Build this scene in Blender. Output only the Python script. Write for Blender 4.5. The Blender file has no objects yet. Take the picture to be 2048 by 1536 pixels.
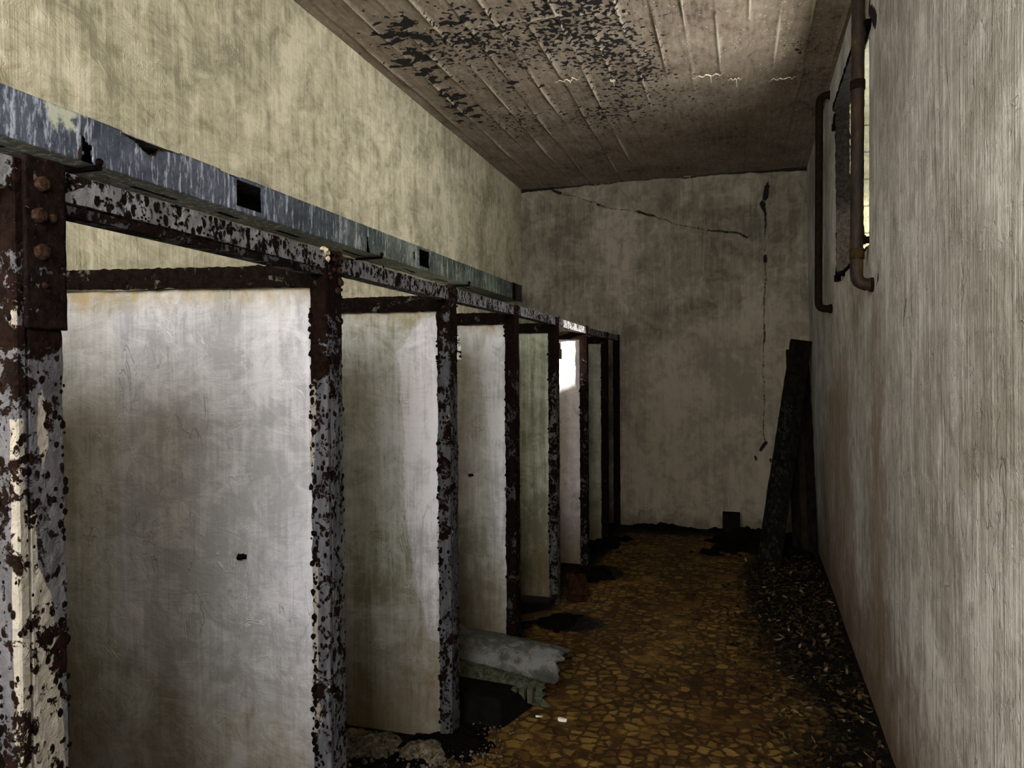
import bpy, bmesh, math, random
import numpy as np
from mathutils import Vector, Matrix, Quaternion, noise as mnoise

S = bpy.context.scene
C = S.collection
random.seed(7)
rng = np.random.default_rng(7)

# ------------------------------------------------------------------ camera
yaw, pitch, roll, FPX = 0.2956, -0.0153, -0.0067, 1492.2
fwd = Vector((-math.sin(yaw)*math.cos(pitch), math.cos(yaw)*math.cos(pitch), math.sin(pitch)))
rgt = Vector((math.cos(yaw), math.sin(yaw), 0)); up = rgt.cross(fwd)
r2 = rgt*math.cos(roll)+up*math.sin(roll); u2 = -rgt*math.sin(roll)+up*math.cos(roll)
cam = bpy.data.objects.new('camera', bpy.data.cameras.new('camera'))
C.objects.link(cam)
cam.matrix_world = Matrix(((r2.x, u2.x, -fwd.x, 0), (r2.y, u2.y, -fwd.y, 0), (r2.z, u2.z, -fwd.z, 1.5), (0, 0, 0, 1)))
cam.data.sensor_width = 36; cam.data.lens = 36*FPX/2048; cam.data.clip_start = .02
S.camera = cam
S.cycles.max_bounces = 4; S.cycles.diffuse_bounces = 4; S.cycles.glossy_bounces = 1; S.cycles.adaptive_threshold = .06; S.cycles.adaptive_min_samples = 16
# ------------------------------------------------------------------ look
S.view_settings.view_transform = 'Standard'; S.view_settings.look = 'None'
S.view_settings.exposure = 2.35; S.view_settings.gamma = 1; S.view_settings.use_curve_mapping = False
# ------------------------------------------------------------------ daylight
W = bpy.data.worlds.new('sky'); S.world = W; W.use_nodes = True
W.node_tree.nodes['Background'].inputs[0].default_value = (0.97, 0.965, 1.0, 1)
W.node_tree.nodes['Background'].inputs[1].default_value = 5.0
sl = bpy.data.lights.new('sun', 'SUN'); sl.energy = 11; sl.angle = math.radians(3.5); sl.color = (1.0, .95, .88)
sun = bpy.data.objects.new('sun', sl); C.objects.link(sun); sun.location = (4, -2, 5)
sun.rotation_mode = 'QUATERNION'
sun.rotation_quaternion = Vector((-1, .60, -.35)).to_track_quat('-Z', 'Y')
def area(name, loc, d, sx, sy, power, col=(1, 1, 1), portal=False):
    l = bpy.data.lights.new(name, 'AREA'); l.shape = 'RECTANGLE'; l.size = sx; l.size_y = sy; l.energy = power; l.color = col
    if portal: l.cycles.is_portal = True
    o = bpy.data.objects.new(name, l); C.objects.link(o); o.location = loc
    o.rotation_mode = 'QUATERNION'; o.rotation_quaternion = Vector(d).to_track_quat('-Z', 'Z')
    return o
area('portal_window_1', (.80, 4.15, 2.52), (-1, 0, 0), .92, .92, 1, portal=True)
area('portal_window_2', (.74, -.75, 2.52), (-1, 0, 0), .9, .95, 1, portal=True)
area('portal_fill_opening', (-.7, -1.3, 2.4), (0, 1, 0), 2.2, 1.4, 1, portal=True)  # portal of the added fill-light opening behind the camera

# ------------------------------------------------------------------ node helpers
class NB:
    def __init__(s, name):
        s.m = bpy.data.materials.new(name); s.m.use_nodes = True
        s.t = s.m.node_tree; s.n = s.t.nodes; s.l = s.t.links
        s.b = s.n['Principled BSDF']; s.pos = s.n.new('ShaderNodeNewGeometry').outputs['Position']
    def lk(s, a, b): s.l.new(a, b)
    def set(s, sock, v):
        if isinstance(v, bpy.types.NodeSocket): s.lk(v, sock)
        else:
            if isinstance(v, (tuple, list)) and sock.type == 'RGBA' and len(v) == 3: v = (*v, 1)
            sock.default_value = v
    def map(s, scale, off=(0, 0, 0), vec=None):
        n = s.n.new('ShaderNodeMapping'); s.set(n.inputs['Vector'], vec or s.pos)
        n.inputs['Scale'].default_value = scale; n.inputs['Location'].default_value = off
        return n.outputs[0]
    def noise(s, vec, scale, detail=4, rough=.6, dist=0):
        n = s.n.new('ShaderNodeTexNoise'); s.lk(vec, n.inputs['Vector']); n.inputs['Scale'].default_value = scale
        n.inputs['Detail'].default_value = detail; n.inputs['Roughness'].default_value = rough; n.inputs['Distortion'].default_value = dist
        return n.outputs['Fac']
    def vor(s, vec, scale, feat='F1', rnd=1, out='Distance'):
        n = s.n.new('ShaderNodeTexVoronoi'); n.feature = feat; s.lk(vec, n.inputs['Vector'])
        n.inputs['Scale'].default_value = scale; n.inputs['Randomness'].default_value = rnd
        return n.outputs[out]
    def ramp(s, f, a, b, smooth=True):
        n = s.n.new('ShaderNodeMapRange'); n.interpolation_type = 'SMOOTHSTEP' if smooth else 'LINEAR'
        s.set(n.inputs['Value'], f); n.inputs['From Min'].default_value = a; n.inputs['From Max'].default_value = b
        return n.outputs[0]
    def math(s, op, a, b=0.0):
        n = s.n.new('ShaderNodeMath'); n.operation = op; s.set(n.inputs[0], a); s.set(n.inputs[1], b); return n.outputs[0]
    def mix(s, f, a, b, mode='MIX'):
        n = s.n.new('ShaderNodeMix'); n.data_type = 'RGBA'; n.blend_type = mode
        s.set(n.inputs[0], f); s.set(n.inputs[6], a); s.set(n.inputs[7], b); return n.outputs[2]
    def attr(s, name, out='Fac'):
        n = s.n.new('ShaderNodeAttribute'); n.attribute_name = name; return n.outputs[out]
    def sep(s, vec=None):
        n = s.n.new('ShaderNodeSeparateXYZ'); s.lk(vec or s.pos, n.inputs[0]); return n.outputs
    def add(s, *a):
        r = a[0]
        for x in a[1:]: r = s.math('ADD', r, x)
        return r
    def mul(s, a, b): return s.math('MULTIPLY', a, b)
    def fin(s, col, rough=.85, bump=None, strength=.5, dist=.01, metal=0, spec=.25):
        s.set(s.b.inputs['Base Color'], col); s.set(s.b.inputs['Roughness'], rough); s.set(s.b.inputs['Metallic'], metal)
        s.b.inputs['Specular IOR Level'].default_value = spec
        if bump is not None:
            n = s.n.new('ShaderNodeBump'); n.inputs['Strength'].default_value = strength; n.inputs['Distance'].default_value = dist
            s.lk(bump, n.inputs['Height']); s.lk(n.outputs[0], s.b.inputs['Normal'])
        return s.m

def plaster(name, lo, mid, hi, seed=0., streak=1., bump=.6, dirt=(.05, .04, .025), dirt_amt=.35, patch=None, stain=None, crack=False, low=None, gouge=False, trowel=.6, soft=.004):
    """limewashed plaster: mottling, brushed vertical streaks, specks; SDF attributes paint patches and cracks"""
    b = NB(name); o = (seed, seed*1.7, seed*.6)
    m1 = b.noise(b.map((1, 1, 1), o), 1.7, 3, .65, .6)
    m2 = b.noise(b.map((1, 1, .8), o), 9, 6, .7, .8)
    st = b.noise(b.map((1, 1, .07), o), 26, 4, .7, .3)
    st2 = b.noise(b.map((1, 1, .03), o), 90, 2, .6, .2)
    tr = b.noise(b.map((1, 1, 2.2), (seed+4, 3, 1)), 5, 5, .75, 2.6)
    f = b.add(b.mul(m1, .36), b.mul(m2, .32), b.mul(st, .30*streak), b.mul(st2, .14*streak), b.mul(tr, .22*trowel))
    mean = .5*(.36+.32+.44*streak+.22*trowel)
    f1 = b.ramp(f, mean-.085, mean+.01); f2 = b.ramp(f, mean-.005, mean+.085)
    col = b.mix(f1, lo, mid); col = b.mix(f2, col, hi)
    h = b.add(b.mul(st2, .35*streak), b.mul(m2, .55), b.mul(st, .5*streak), b.mul(tr, .8*trowel))
    sc = b.math('ABSOLUTE', b.math('SUBTRACT', b.noise(b.map((1, 1, .8), (seed+2, 6, 1)), 7, 3, .55, 1.6), .5))
    scm = b.mul(b.ramp(sc, .010, .002), b.ramp(b.noise(b.map((1, 1, 1), (seed+7, 1, 4)), 5, 4, .6), .5, .62))
    sc2 = b.math('ABSOLUTE', b.math('SUBTRACT', b.noise(b.map((1, 1, .3), (seed+8, 2, 1)), 12, 4, .5, .8), .5))
    scd = b.mul(b.ramp(sc2, .012, .002), b.ramp(b.noise(b.map((1, 1, .7), (seed+1, 9, 4)), 4, 4, .6), .5, .66))
    if patch:
        e = b.math('ADD', b.attr('patch'), b.mul(b.math('SUBTRACT', m2, .5), .10))
        pm = b.ramp(e, soft, -soft)
        fine = b.mix(b.ramp(f, mean-.07, mean+.07), tuple(c*.70 for c in patch), tuple(c*1.12 for c in patch)); col = b.mix(b.mul(pm, .9), col, fine)
        h = b.math('ADD', h, b.mul(pm, .35))
    col = b.mix(b.mul(scm, .5*trowel), col, tuple(min(1, c*1.35) for c in hi)); col = b.mix(b.mul(scd, .45*trowel), col, tuple(c*.55 for c in lo)); h = b.math('ADD', h, b.mul(b.math('SUBTRACT', scm, scd), .5*trowel))
    if stain:
        e = b.math('ADD', b.attr('stain'), b.mul(b.math('SUBTRACT', m2, .5), .5))
        sm = b.mul(b.ramp(e, .12, -.18), b.ramp(st, .25, .7)); col = b.mix(sm, col, stain)
    if low:
        z = b.sep()[2]
        e = b.add(z, b.mul(b.math('SUBTRACT', m1, .5), .5), b.mul(b.math('SUBTRACT', m2, .5), .35))
        lm = b.ramp(e, low[1], 0.0); col = b.mix(b.mul(lm, low[2]), col, low[0])
    dm = b.ramp(b.noise(b.map((1, 1, .55), (seed+9, 2, 5)), 22, 5, .75, .5), .60, .74)
    dm2 = b.ramp(b.noise(b.map((1, 1, 1), (seed, 2, 8)), 2.2, 4, .6, .5), .40, .66)
    dd = b.mul(b.mul(dm, dm2), dirt_amt*1.6); col = b.mix(dd, col, dirt)
    spk = b.ramp(b.noise(b.map((1, 1, .8), (seed+3, 8, 5)), 75, 3, .6), .70, .76)
    col = b.mix(b.mul(spk, .6*dirt_amt+.1), col, dirt)
    h = b.math('SUBTRACT', h, b.mul(spk, .5))
    if gouge:
        g = b.ramp(b.noise(b.map((1, 1, .5), (seed, 1, 1)), 16, 5, .55, 1.4), .60, .72); h = b.math('SUBTRACT', h, b.mul(g, .45))
    if crack:
        jit = b.mul(b.math('SUBTRACT', b.noise(b.map((1, 1, 1), o), 60, 5, .7), .5), .034)
        ck = b.ramp(b.math('ADD', b.attr('crack'), jit), .004, -.004); col = b.mix(ck, col, (.006, .005, .003))
        h = b.math('SUBTRACT', h, b.mul(ck, 2.5))
    return b.fin(col, .9, h, bump, .012)

def steel(name, paint, rust=(.0055, .0025, .0016), amt=.5, seed=0., cream_amt=.0, top=.0, cream=(.25, .225, .18), patch=False, spots=1.0):
    b = NB(name); o = (seed, seed*1.3, seed*.7)
    v = b.map((1, 1, 1), o)
    n1 = b.noise(v, 14, 6, .72, .6); n2 = b.noise(v, 60, 4, .7, .3); n3 = b.noise(b.map((1, 1, .25), o), 40, 5, .6, .2)
    vd = b.vor(b.map((1, 1, .6), o, ), 62, 'F1'); vr = b.noise(v, 22, 4, .6)
    col = b.mix(b.ramp(n3, .3, .72), tuple(c*.6 for c in paint), tuple(min(1, c*1.25) for c in paint))
    if cream_amt > 0 or patch:
        cm = b.ramp(b.noise(b.map((1, 1, .45), (seed+5, 1, 9)), 11, 7, .62, .5), .70-cream_amt*.3, .705-cream_amt*.3)
        if patch:
            e = b.math('ADD', b.attr('patch'), b.mul(b.math('SUBTRACT', n1, .5), .016)); cm = b.math('MAXIMUM', b.mul(cm, 1 if cream_amt > 0 else 0), b.ramp(e, .0012, -.0012))
        col = b.mix(cm, col, b.mix(b.ramp(n2, .3, .7), tuple(c*.8 for c in cream), cream))
    th = b.math('ADD', n1, b.mul(n2, .35))
    if top > 0:
        z = b.sep()[2]; th = b.math('ADD', th, b.mul(b.ramp(z, 1.35, 1.78), top))
    rm = b.ramp(th, .90-amt*.36, .93-amt*.36)
    sp = b.mul(b.ramp(b.math('ADD', vd, b.mul(b.math('SUBTRACT', n2, .5), .35)), .34*spots, .27*spots), b.ramp(vr, .44, .5))
    rm = b.math('MAXIMUM', rm, sp)
    rc = b.mix(b.ramp(n2, .35, .7), tuple(c*.55 for c in rust), tuple(c*1.9 for c in rust))
    rc = b.mix(b.ramp(b.noise(v, 130, 4, .7), .60, .72), rc, (rust[0]*5, rust[1]*4.6, rust[2]*4.2))
    col = b.mix(rm, col, rc)
    h = b.add(b.mul(rm, .7), b.mul(n2, .9), b.mul(n1, .4))
    return b.fin(col, b.mix(rm, (.6, .6, .6), (.95, .95, .95)), h, .9, .006, 0, .04)

def simple(name, c, var=.4, scale=30, rough=.85, bump=.5, seed=0., stretch=(1, 1, 1)):
    b = NB(name); n = b.noise(b.map(stretch, (seed, seed, seed)), scale, 7, .7, .5)
    col = b.mix(b.ramp(n, .3, .7), tuple(x*(1-var) for x in c), tuple(min(1, x*(1+var)) for x in c))
    return b.fin(col, rough, n, bump, .01, 0, .02)

# ------------------------------------------------------------------ mesh helpers
def mesh_obj(name, verts, faces, mats, parent=None, attrs=None, fm=None, smooth=False):
    me = bpy.data.meshes.new(name); me.from_pydata([tuple(v) for v in verts], [], faces)
    for m in (mats if isinstance(mats, (list, tuple)) else [mats]): me.materials.append(m)
    if fm is not None: me.polygons.foreach_set('material_index', np.asarray(fm, dtype=np.int32))
    if smooth: me.polygons.foreach_set('use_smooth', np.ones(len(me.polygons), dtype=bool))
    for k, v in (attrs or {}).items():
        a = me.attributes.new(k, 'FLOAT', 'POINT'); a.data.foreach_set('value', np.asarray(v, dtype=np.float32))
    me.update(); o = bpy.data.objects.new(name, me); C.objects.link(o); o.parent = parent
    return o
def tag(o, label=None, cat=None, group=None, kind=None):
    for k, v in (('label', label), ('category', cat), ('group', group), ('kind', kind)):
        if v: o[k] = v
    return o
def thing(name, label, cat, loc=(0, 0, 0), group=None):
    o = bpy.data.objects.new(name, None); C.objects.link(o); o.location = loc; o.empty_display_size = .1
    return tag(o, label, cat, group)
def loc_fix(o, parent):                      # meshes are written in world coordinates
    o.parent = parent; o.matrix_parent_inverse = Matrix.Translation(-parent.location)
    return o
class MB:
    """collects shapes (world coordinates) into one mesh"""
    def __init__(s): s.v = []; s.f = []; s.mi = []
    def add(s, vs, fs, mi=0):
        n = len(s.v); s.v += [tuple(v) for v in vs]; s.f += [tuple(i+n for i in f) for f in fs]; s.mi += [mi]*len(fs)
    def box(s, lo, hi, mi=0, M=None, jit=0.):
        x0, y0, z0 = lo; x1, y1, z1 = hi
        vs = [Vector(p) for p in ((x0, y0, z0), (x1, y0, z0), (x1, y1, z0), (x0, y1, z0), (x0, y0, z1), (x1, y0, z1), (x1, y1, z1), (x0, y1, z1))]
        if jit: vs = [v+Vector([random.uniform(-jit, jit) for _ in range(3)]) for v in vs]
        if M: vs = [M @ v for v in vs]
        s.add(vs, [(0, 3, 2, 1), (4, 5, 6, 7), (0, 1, 5, 4), (1, 2, 6, 5), (2, 3, 7, 6), (3, 0, 4, 7)], mi)
    def tube(s, pts, r, n=20, mi=0, cap=True, rj=0.):
        pts = [Vector(p) for p in pts]; rings = []; nrm = None
        for i, p in enumerate(pts):
            t = (pts[min(i+1, len(pts)-1)]-pts[max(i-1, 0)]).normalized()
            if nrm is None: nrm = t.orthogonal().normalized()
            nrm = (nrm-t*nrm.dot(t)).normalized(); bi = t.cross(nrm)
            rr = r[i] if isinstance(r, (list, tuple)) else r
            ring = []
            for k in range(n):
                a = 2*math.pi*k/n; d = nrm*math.cos(a)+bi*math.sin(a)
                q = rr+(mnoise.noise((p+d*rr)*55)*rj if rj else 0); ring.append(p+d*q)
            rings.append(ring)
        vs = [v for R in rings for v in R]; fs = []
        for i in range(len(rings)-1):
            for k in range(n): a = i*n+k; c = i*n+(k+1) % n; fs.append((a, c, c+n, a+n))
        if cap: fs.append(tuple(range(n-1, -1, -1))); fs.append(tuple((len(rings)-1)*n+k for k in range(n)))
        s.add(vs, fs, mi)
    def blob(s, p, r, mi=0, sub=1, jit=.25, sq=(1, 1, 1)):
        bm = bmesh.new(); bmesh.ops.create_icosphere(bm, subdivisions=sub, radius=1)
        vs = [(p[0]+v.co.x*r*sq[0]*(1+random.uniform(-jit, jit)), p[1]+v.co.y*r*sq[1]*(1+random.uniform(-jit, jit)), p[2]+v.co.z*r*sq[2]*(1+random.uniform(-jit, jit))) for v in bm.verts]
        s.add(vs, [tuple(v.index for v in f.verts) for f in bm.faces], mi); bm.free()
    def build(s, name, mats, parent=None, smooth=False):
        o = mesh_obj(name, s.v, s.f, mats, None, None, s.mi, smooth)
        if parent: loc_fix(o, parent)
        return o
def bevel(o, w=.003, seg=2):
    m = o.modifiers.new('bevel', 'BEVEL'); m.width = w; m.segments = seg; m.limit_method = 'ANGLE'; return o

def vnoise(P, scale, seed=0, octaves=4):
    """numpy value noise, -1..1"""
    out = np.zeros(len(P)); amp = 1; tot = 0
    for o in range(octaves):
        Q = P*scale*2**o+seed*13.7+o*7.1; I = np.floor(Q).astype(np.int64); F = Q-I; F = F*F*(3-2*F)
        r = 0
        for dx in (0, 1):
            for dy in (0, 1):
                for dz in (0, 1):
                    h = ((I[:, 0]+dx)*374761393+(I[:, 1]+dy)*668265263+(I[:, 2]+dz)*2147483647+int(seed)*1013) & 0xffffffff
                    h = ((h ^ (h >> 13))*1274126177) & 0xffffffff; h = (h ^ (h >> 16)) & 0xffff
                    w = (F[:, 0] if dx else 1-F[:, 0])*(F[:, 1] if dy else 1-F[:, 1])*(F[:, 2] if dz else 1-F[:, 2])
                    r = r+w*(h/32767.5-1)
        out += amp*r; tot += amp; amp *= .5
    return out/tot
def seg_dist(P, A, B):
    A = np.array(A); B = np.array(B); d = B-A; t = np.clip(((P-A)@d)/(d@d), 0, 1); return np.linalg.norm(P-(A+t[:, None]*d), axis=1), t
def poly_sd(P, poly):
    poly = np.array(poly, float); d = np.full(len(P), 1e9); ins = np.zeros(len(P), bool)
    for i in range(len(poly)):
        a = poly[i]; c = poly[(i+1) % len(poly)]; dd, _ = seg_dist(P, a, c); d = np.minimum(d, dd)
        cond = (a[1] > P[:, 1]) != (c[1] > P[:, 1]); den = (c[1]-a[1]) if c[1] != a[1] else 1e-9
        ins ^= cond & (P[:, 0] < (c[0]-a[0])*(P[:, 1]-a[1])/den+a[0])
    return np.where(ins, -d, d)
def crack_sd(P, lines, warp=.016):
    """lines: list of (points, widths at the points): value < 0 inside the crack"""
    Q3 = np.stack([P[:, 0], P[:, 1], P[:, 0]*0], 1); P = P+warp*np.stack([vnoise(Q3, 9, 71, 4), vnoise(Q3, 9, 93, 4)], 1)
    out = np.full(len(P), 9.)
    for pts, ws in lines:
        for i in range(len(pts)-1):
            d, t = seg_dist(P, pts[i], pts[i+1]); out = np.minimum(out, d-(ws[i]+(ws[i+1]-ws[i])*t))
    return out
def grid(name, u, v, fn, mats, parent=None, attrs=None, keep=None, matf=None, smooth=True, flip=False):
    """grid over parameters u, v; fn(U, V) -> positions (N,3); keep(Uc, Vc) -> bool of cells"""
    U, V = np.meshgrid(u, v, indexing='ij'); sh = U.shape; U = U.ravel(); V = V.ravel()
    P = fn(U, V); nu, nv = sh
    I = np.arange(nu*nv).reshape(sh); q = np.stack([I[:-1, :-1], I[1:, :-1], I[1:, 1:], I[:-1, 1:]], -1).reshape(-1, 4)
    if flip: q = q[:, ::-1]
    cu = U[q].mean(1); cv = V[q].mean(1)
    if keep is not None: k = keep(cu, cv); q = q[k]; cu = cu[k]; cv = cv[k]
    me = bpy.data.meshes.new(name)
    me.vertices.add(len(P)); me.vertices.foreach_set('co', P.astype(np.float32).ravel())
    me.loops.add(q.size); me.loops.foreach_set('vertex_index', q.ravel().astype(np.int32))
    me.polygons.add(len(q)); me.polygons.foreach_set('loop_start', np.arange(0, q.size, 4, dtype=np.int32))
    me.polygons.foreach_set('loop_total', np.full(len(q), 4, dtype=np.int32))
    for m in (mats if isinstance(mats, (list, tuple)) else [mats]): me.materials.append(m)
    if matf: me.polygons.foreach_set('material_index', matf(cu, cv).astype(np.int32))
    if smooth: me.polygons.foreach_set('use_smooth', np.ones(len(q), dtype=bool))
    me.update(calc_edges=True); me.validate()
    for k, f in (attrs or {}).items():
        a = me.attributes.new(k, 'FLOAT', 'POINT'); a.data.foreach_set('value', f(U, V).astype(np.float32))
    o = bpy.data.objects.new(name, me); C.objects.link(o)
    if parent: loc_fix(o, parent)
    return o

# ------------------------------------------------------------------ dimensions
XL, YB, ZC, XS = -2.1125, 7.29, 3.352, -1.116
def xr(Y, Z=1.7): return .5108+.01418*Y+.022*(1.68-Z)/1.68*np.clip(Y/7.3, 0, 1)
Y0 = -1.3
POST = [1.007, 1.955, 2.888, 3.80, 4.72, 5.70, 6.62, 7.285]        # corridor-side far edge of every post
ar = lambda a, b, s: np.linspace(a, b, max(2, int(round((b-a)/s))+1))

# ------------------------------------------------------------------ materials of the shell
M_left = plaster('plaster_left', (.225, .205, .125), (.385, .35, .225), (.53, .48, .33), 1, .65, .7, dirt_amt=.5, trowel=1.0)
M_right = plaster('plaster_right', (.23, .21, .175), (.345, .325, .29), (.50, .48, .445), 5, 1.0, 1.05, dirt=(.12, .07, .03), dirt_amt=.12, stain=(.16, .105, .055), low=((.10, .055, .02), .75, .9), gouge=True, crack=True, trowel=.5)
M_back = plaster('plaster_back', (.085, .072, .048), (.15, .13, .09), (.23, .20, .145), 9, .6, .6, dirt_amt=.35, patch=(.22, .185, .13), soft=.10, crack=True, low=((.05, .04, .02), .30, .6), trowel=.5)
M_front = plaster('plaster_entrance', (.3, .28, .22), (.4, .38, .3), (.5, .47, .38), 2, .6)
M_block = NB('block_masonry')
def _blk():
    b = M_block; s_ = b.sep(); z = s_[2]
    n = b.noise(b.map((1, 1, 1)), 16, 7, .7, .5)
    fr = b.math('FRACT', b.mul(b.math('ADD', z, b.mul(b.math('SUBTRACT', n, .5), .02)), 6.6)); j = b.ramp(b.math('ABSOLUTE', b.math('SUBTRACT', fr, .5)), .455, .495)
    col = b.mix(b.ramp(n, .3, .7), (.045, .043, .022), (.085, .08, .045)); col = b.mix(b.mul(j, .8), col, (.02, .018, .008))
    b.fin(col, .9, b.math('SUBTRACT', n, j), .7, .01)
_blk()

# ceiling: board-marked concrete with black flaking patches
def ceil_mat():
    b = NB('board_marked_concrete'); s_ = b.sep()
    n1 = b.noise(b.map((1, 1, 1)), 2.2, 6, .65, .5); n2 = b.noise(b.map((1, .5, 1)), 30, 8, .72, .4); n3 = b.noise(b.map((1, .12, 1)), 40, 5, .6, .2)
    f = b.add(b.mul(n1, .5), b.mul(n2, .5), b.mul(n3, .3))
    col = b.mix(b.ramp(f, .5, .64), (.080, .060, .038), (.18, .141, .096)); col = b.mix(b.ramp(f, .63, .78), col, (.265, .22, .16))
    rd = b.ramp(b.math('ADD', b.attr('ridge'), b.mul(b.math('SUBTRACT', n2, .5), .9)), .30, .75)
    col = b.mix(b.mul(rd, .9), col, (.40, .35, .25))
    fl1 = b.noise(b.map((1., .95, 1), (3, 1, 0)), 36, 2, .4, .25)
    fl2 = b.noise(b.map((.8, 1.15, 1), (7, 1, 0)), 13, 3, .45, .2)
    k = b.attr('flake'); k2 = b.attr('bigflake')
    th1 = b.math('SUBTRACT', b.math('ADD', fl1, b.mul(k, .37)), .805)
    th2 = b.math('SUBTRACT', b.math('ADD', fl2, b.mul(k2, .36)), .845)
    m = b.math('MAXIMUM', b.ramp(th1, 0, .012), b.ramp(th2, 0, .012))
    col = b.mix(m, col, (.006, .005, .004))
    vs = b.vor(b.map((1, 1, 1)), 38, 'F1'); ws = b.attr('speck')
    sp = b.mul(b.ramp(vs, .17, .11), b.ramp(b.math('ADD', b.noise(b.map((1, 1, 1), (5, 5, 5)), 16, 4, .6), b.mul(ws, .25)), .62, .66))
    col = b.mix(sp, col, (.62, .58, .47))
    h = b.add(b.mul(n2, .6), b.mul(m, -.9), b.mul(sp, .5), b.mul(n3, .3))
    return b.fin(col, .9, h, .8, .01)
M_ceil = ceil_mat()

def floor_mat():
    b = NB('worn_mosaic_floor'); s_ = b.sep()
    warp = b.noise(b.map((1, 1, 1)), 24, 3, .5)
    n = b.n.new('ShaderNodeVectorMath'); n.operation = 'ADD'; b.lk(b.pos, n.inputs[0])
    cx = b.n.new('ShaderNodeCombineXYZ'); b.lk(b.mul(b.math('SUBTRACT', warp, .5), .045), cx.inputs[0]); b.lk(b.mul(b.math('SUBTRACT', b.noise(b.map((1, 1, 1), (3, 3, 3)), 24, 3, .5), .5), .045), cx.inputs[1]); b.lk(cx.outputs[0], n.inputs[1])
    v = b.map((1, 1, 0), vec=n.outputs[0])
    e = b.vor(v, 18, 'DISTANCE_TO_EDGE', .65); idc = b.vor(v, 18, 'F1', .65, 'Color')
    n1 = b.noise(b.map((1, 1, 1)), 1.6, 6, .6, .4); n2 = b.noise(b.map((1, 1, 1)), 30, 7, .7, .3)
    tone = b.add(b.mul(b.math('MULTIPLY', idc, 1.0), .35), b.mul(n2, .5), b.mul(n1, .45))
    col = b.mix(b.ramp(tone, .45, .85), (.055, .025, .005), (.185, .110, .023))
    g = b.ramp(b.math('ADD', e, b.mul(b.math('SUBTRACT', n2, .5), .3)), .20, .05)
    g = b.mul(g, b.ramp(b.noise(b.map((1, 1, 1), (9, 1, 0)), 3.2, 5, .6), .28, .5))
    col = b.mix(b.mul(g, .85), col, (.020, .008, .002))
    j = b.ramp(b.attr('joint'), .006, .002); col = b.mix(b.mul(j, .8), col, (.05, .018, .008))
    # black soil stuck to the tiles, plus the painted dimming of the far end
    d = b.add(b.mul(b.attr('soil'), .9), b.mul(n2, .55), b.mul(n1, .25)); dm = b.ramp(d, .74, .84)
    col = b.mix(dm, col, (.003, .0022, .0012))
    blots = b.ramp(b.noise(b.map((1, 1, 1), (4, 4, 0)), 9, 5, .6, .6), .66, .69); col = b.mix(blots, col, (.004, .0025, .0012))
    h = b.add(b.mul(g, -.6), b.mul(n2, .5), b.mul(dm, .5))
    return b.fin(col, b.mix(n2, (.5, .5, .5), (.85, .85, .85)), h, .7, .01, spec=.12)
M_floor = floor_mat()

# ------------------------------------------------------------------ floor
def soil(U, V):
    P = np.stack([U, V], 1)
    poly = [(.12, 6.3), (-.02, 5.6), (.0, 4.6), (.05, 4.0), (.22, 3.5), (.12, 3.1), (.02, 2.6), (.0, 1.5), (.9, 1.5), (.9, 7.4), (-.3, 7.4)]
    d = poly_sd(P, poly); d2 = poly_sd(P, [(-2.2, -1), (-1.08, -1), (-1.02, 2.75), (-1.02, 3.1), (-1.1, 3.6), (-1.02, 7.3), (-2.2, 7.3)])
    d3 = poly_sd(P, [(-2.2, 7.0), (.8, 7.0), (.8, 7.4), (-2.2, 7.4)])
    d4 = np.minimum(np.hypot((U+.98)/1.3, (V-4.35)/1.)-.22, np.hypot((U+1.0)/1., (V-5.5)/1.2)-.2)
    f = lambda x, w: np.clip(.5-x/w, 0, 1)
    far = np.clip((V-4.3)/2.6, 0, 1)*.21  # dimmer light at the far end, painted into the soil mask
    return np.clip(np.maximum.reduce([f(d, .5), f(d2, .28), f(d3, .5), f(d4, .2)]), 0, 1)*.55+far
def joint(U, V):
    P = np.stack([U, V], 1)
    L = [([(-.722, 3.4), (-.722, 3.9)], [0, 0]), ([(-.728, 3.95), (-.725, 4.12)], [0, 0]), ([(-.72, 2.82), (-.724, 3.09)], [0, 0]), ([(-.264, 3.26), (-.271, 3.70)], [0, 0]), ([(-.45, 3.275), (-.05, 3.255)], [0, 0]), ([(-.27, 4.4), (-.27, 4.62)], [0, 0])]
    return crack_sd(P, L, 0)
fl = grid('floor', ar(-2.2, .85, .01), ar(-.5, 7.35, .01), lambda U, V: np.stack([U, V, .004*vnoise(np.stack([U, V, U*0], 1), 2.5, 3)+.0015*vnoise(np.stack([U, V, U*0], 1), 20, 5)], 1), M_floor, attrs=dict(soil=soil, joint=joint))
tag(fl, kind='structure')
mb = MB(); mb.box((-2.2, Y0-.1, -.1), (.95, -.5, 0)); mb.box((-2.3, -.5, -.2), (1.1, 7.5, -.03)); mb.build('floor_entrance', M_floor)['kind'] = 'structure'
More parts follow.
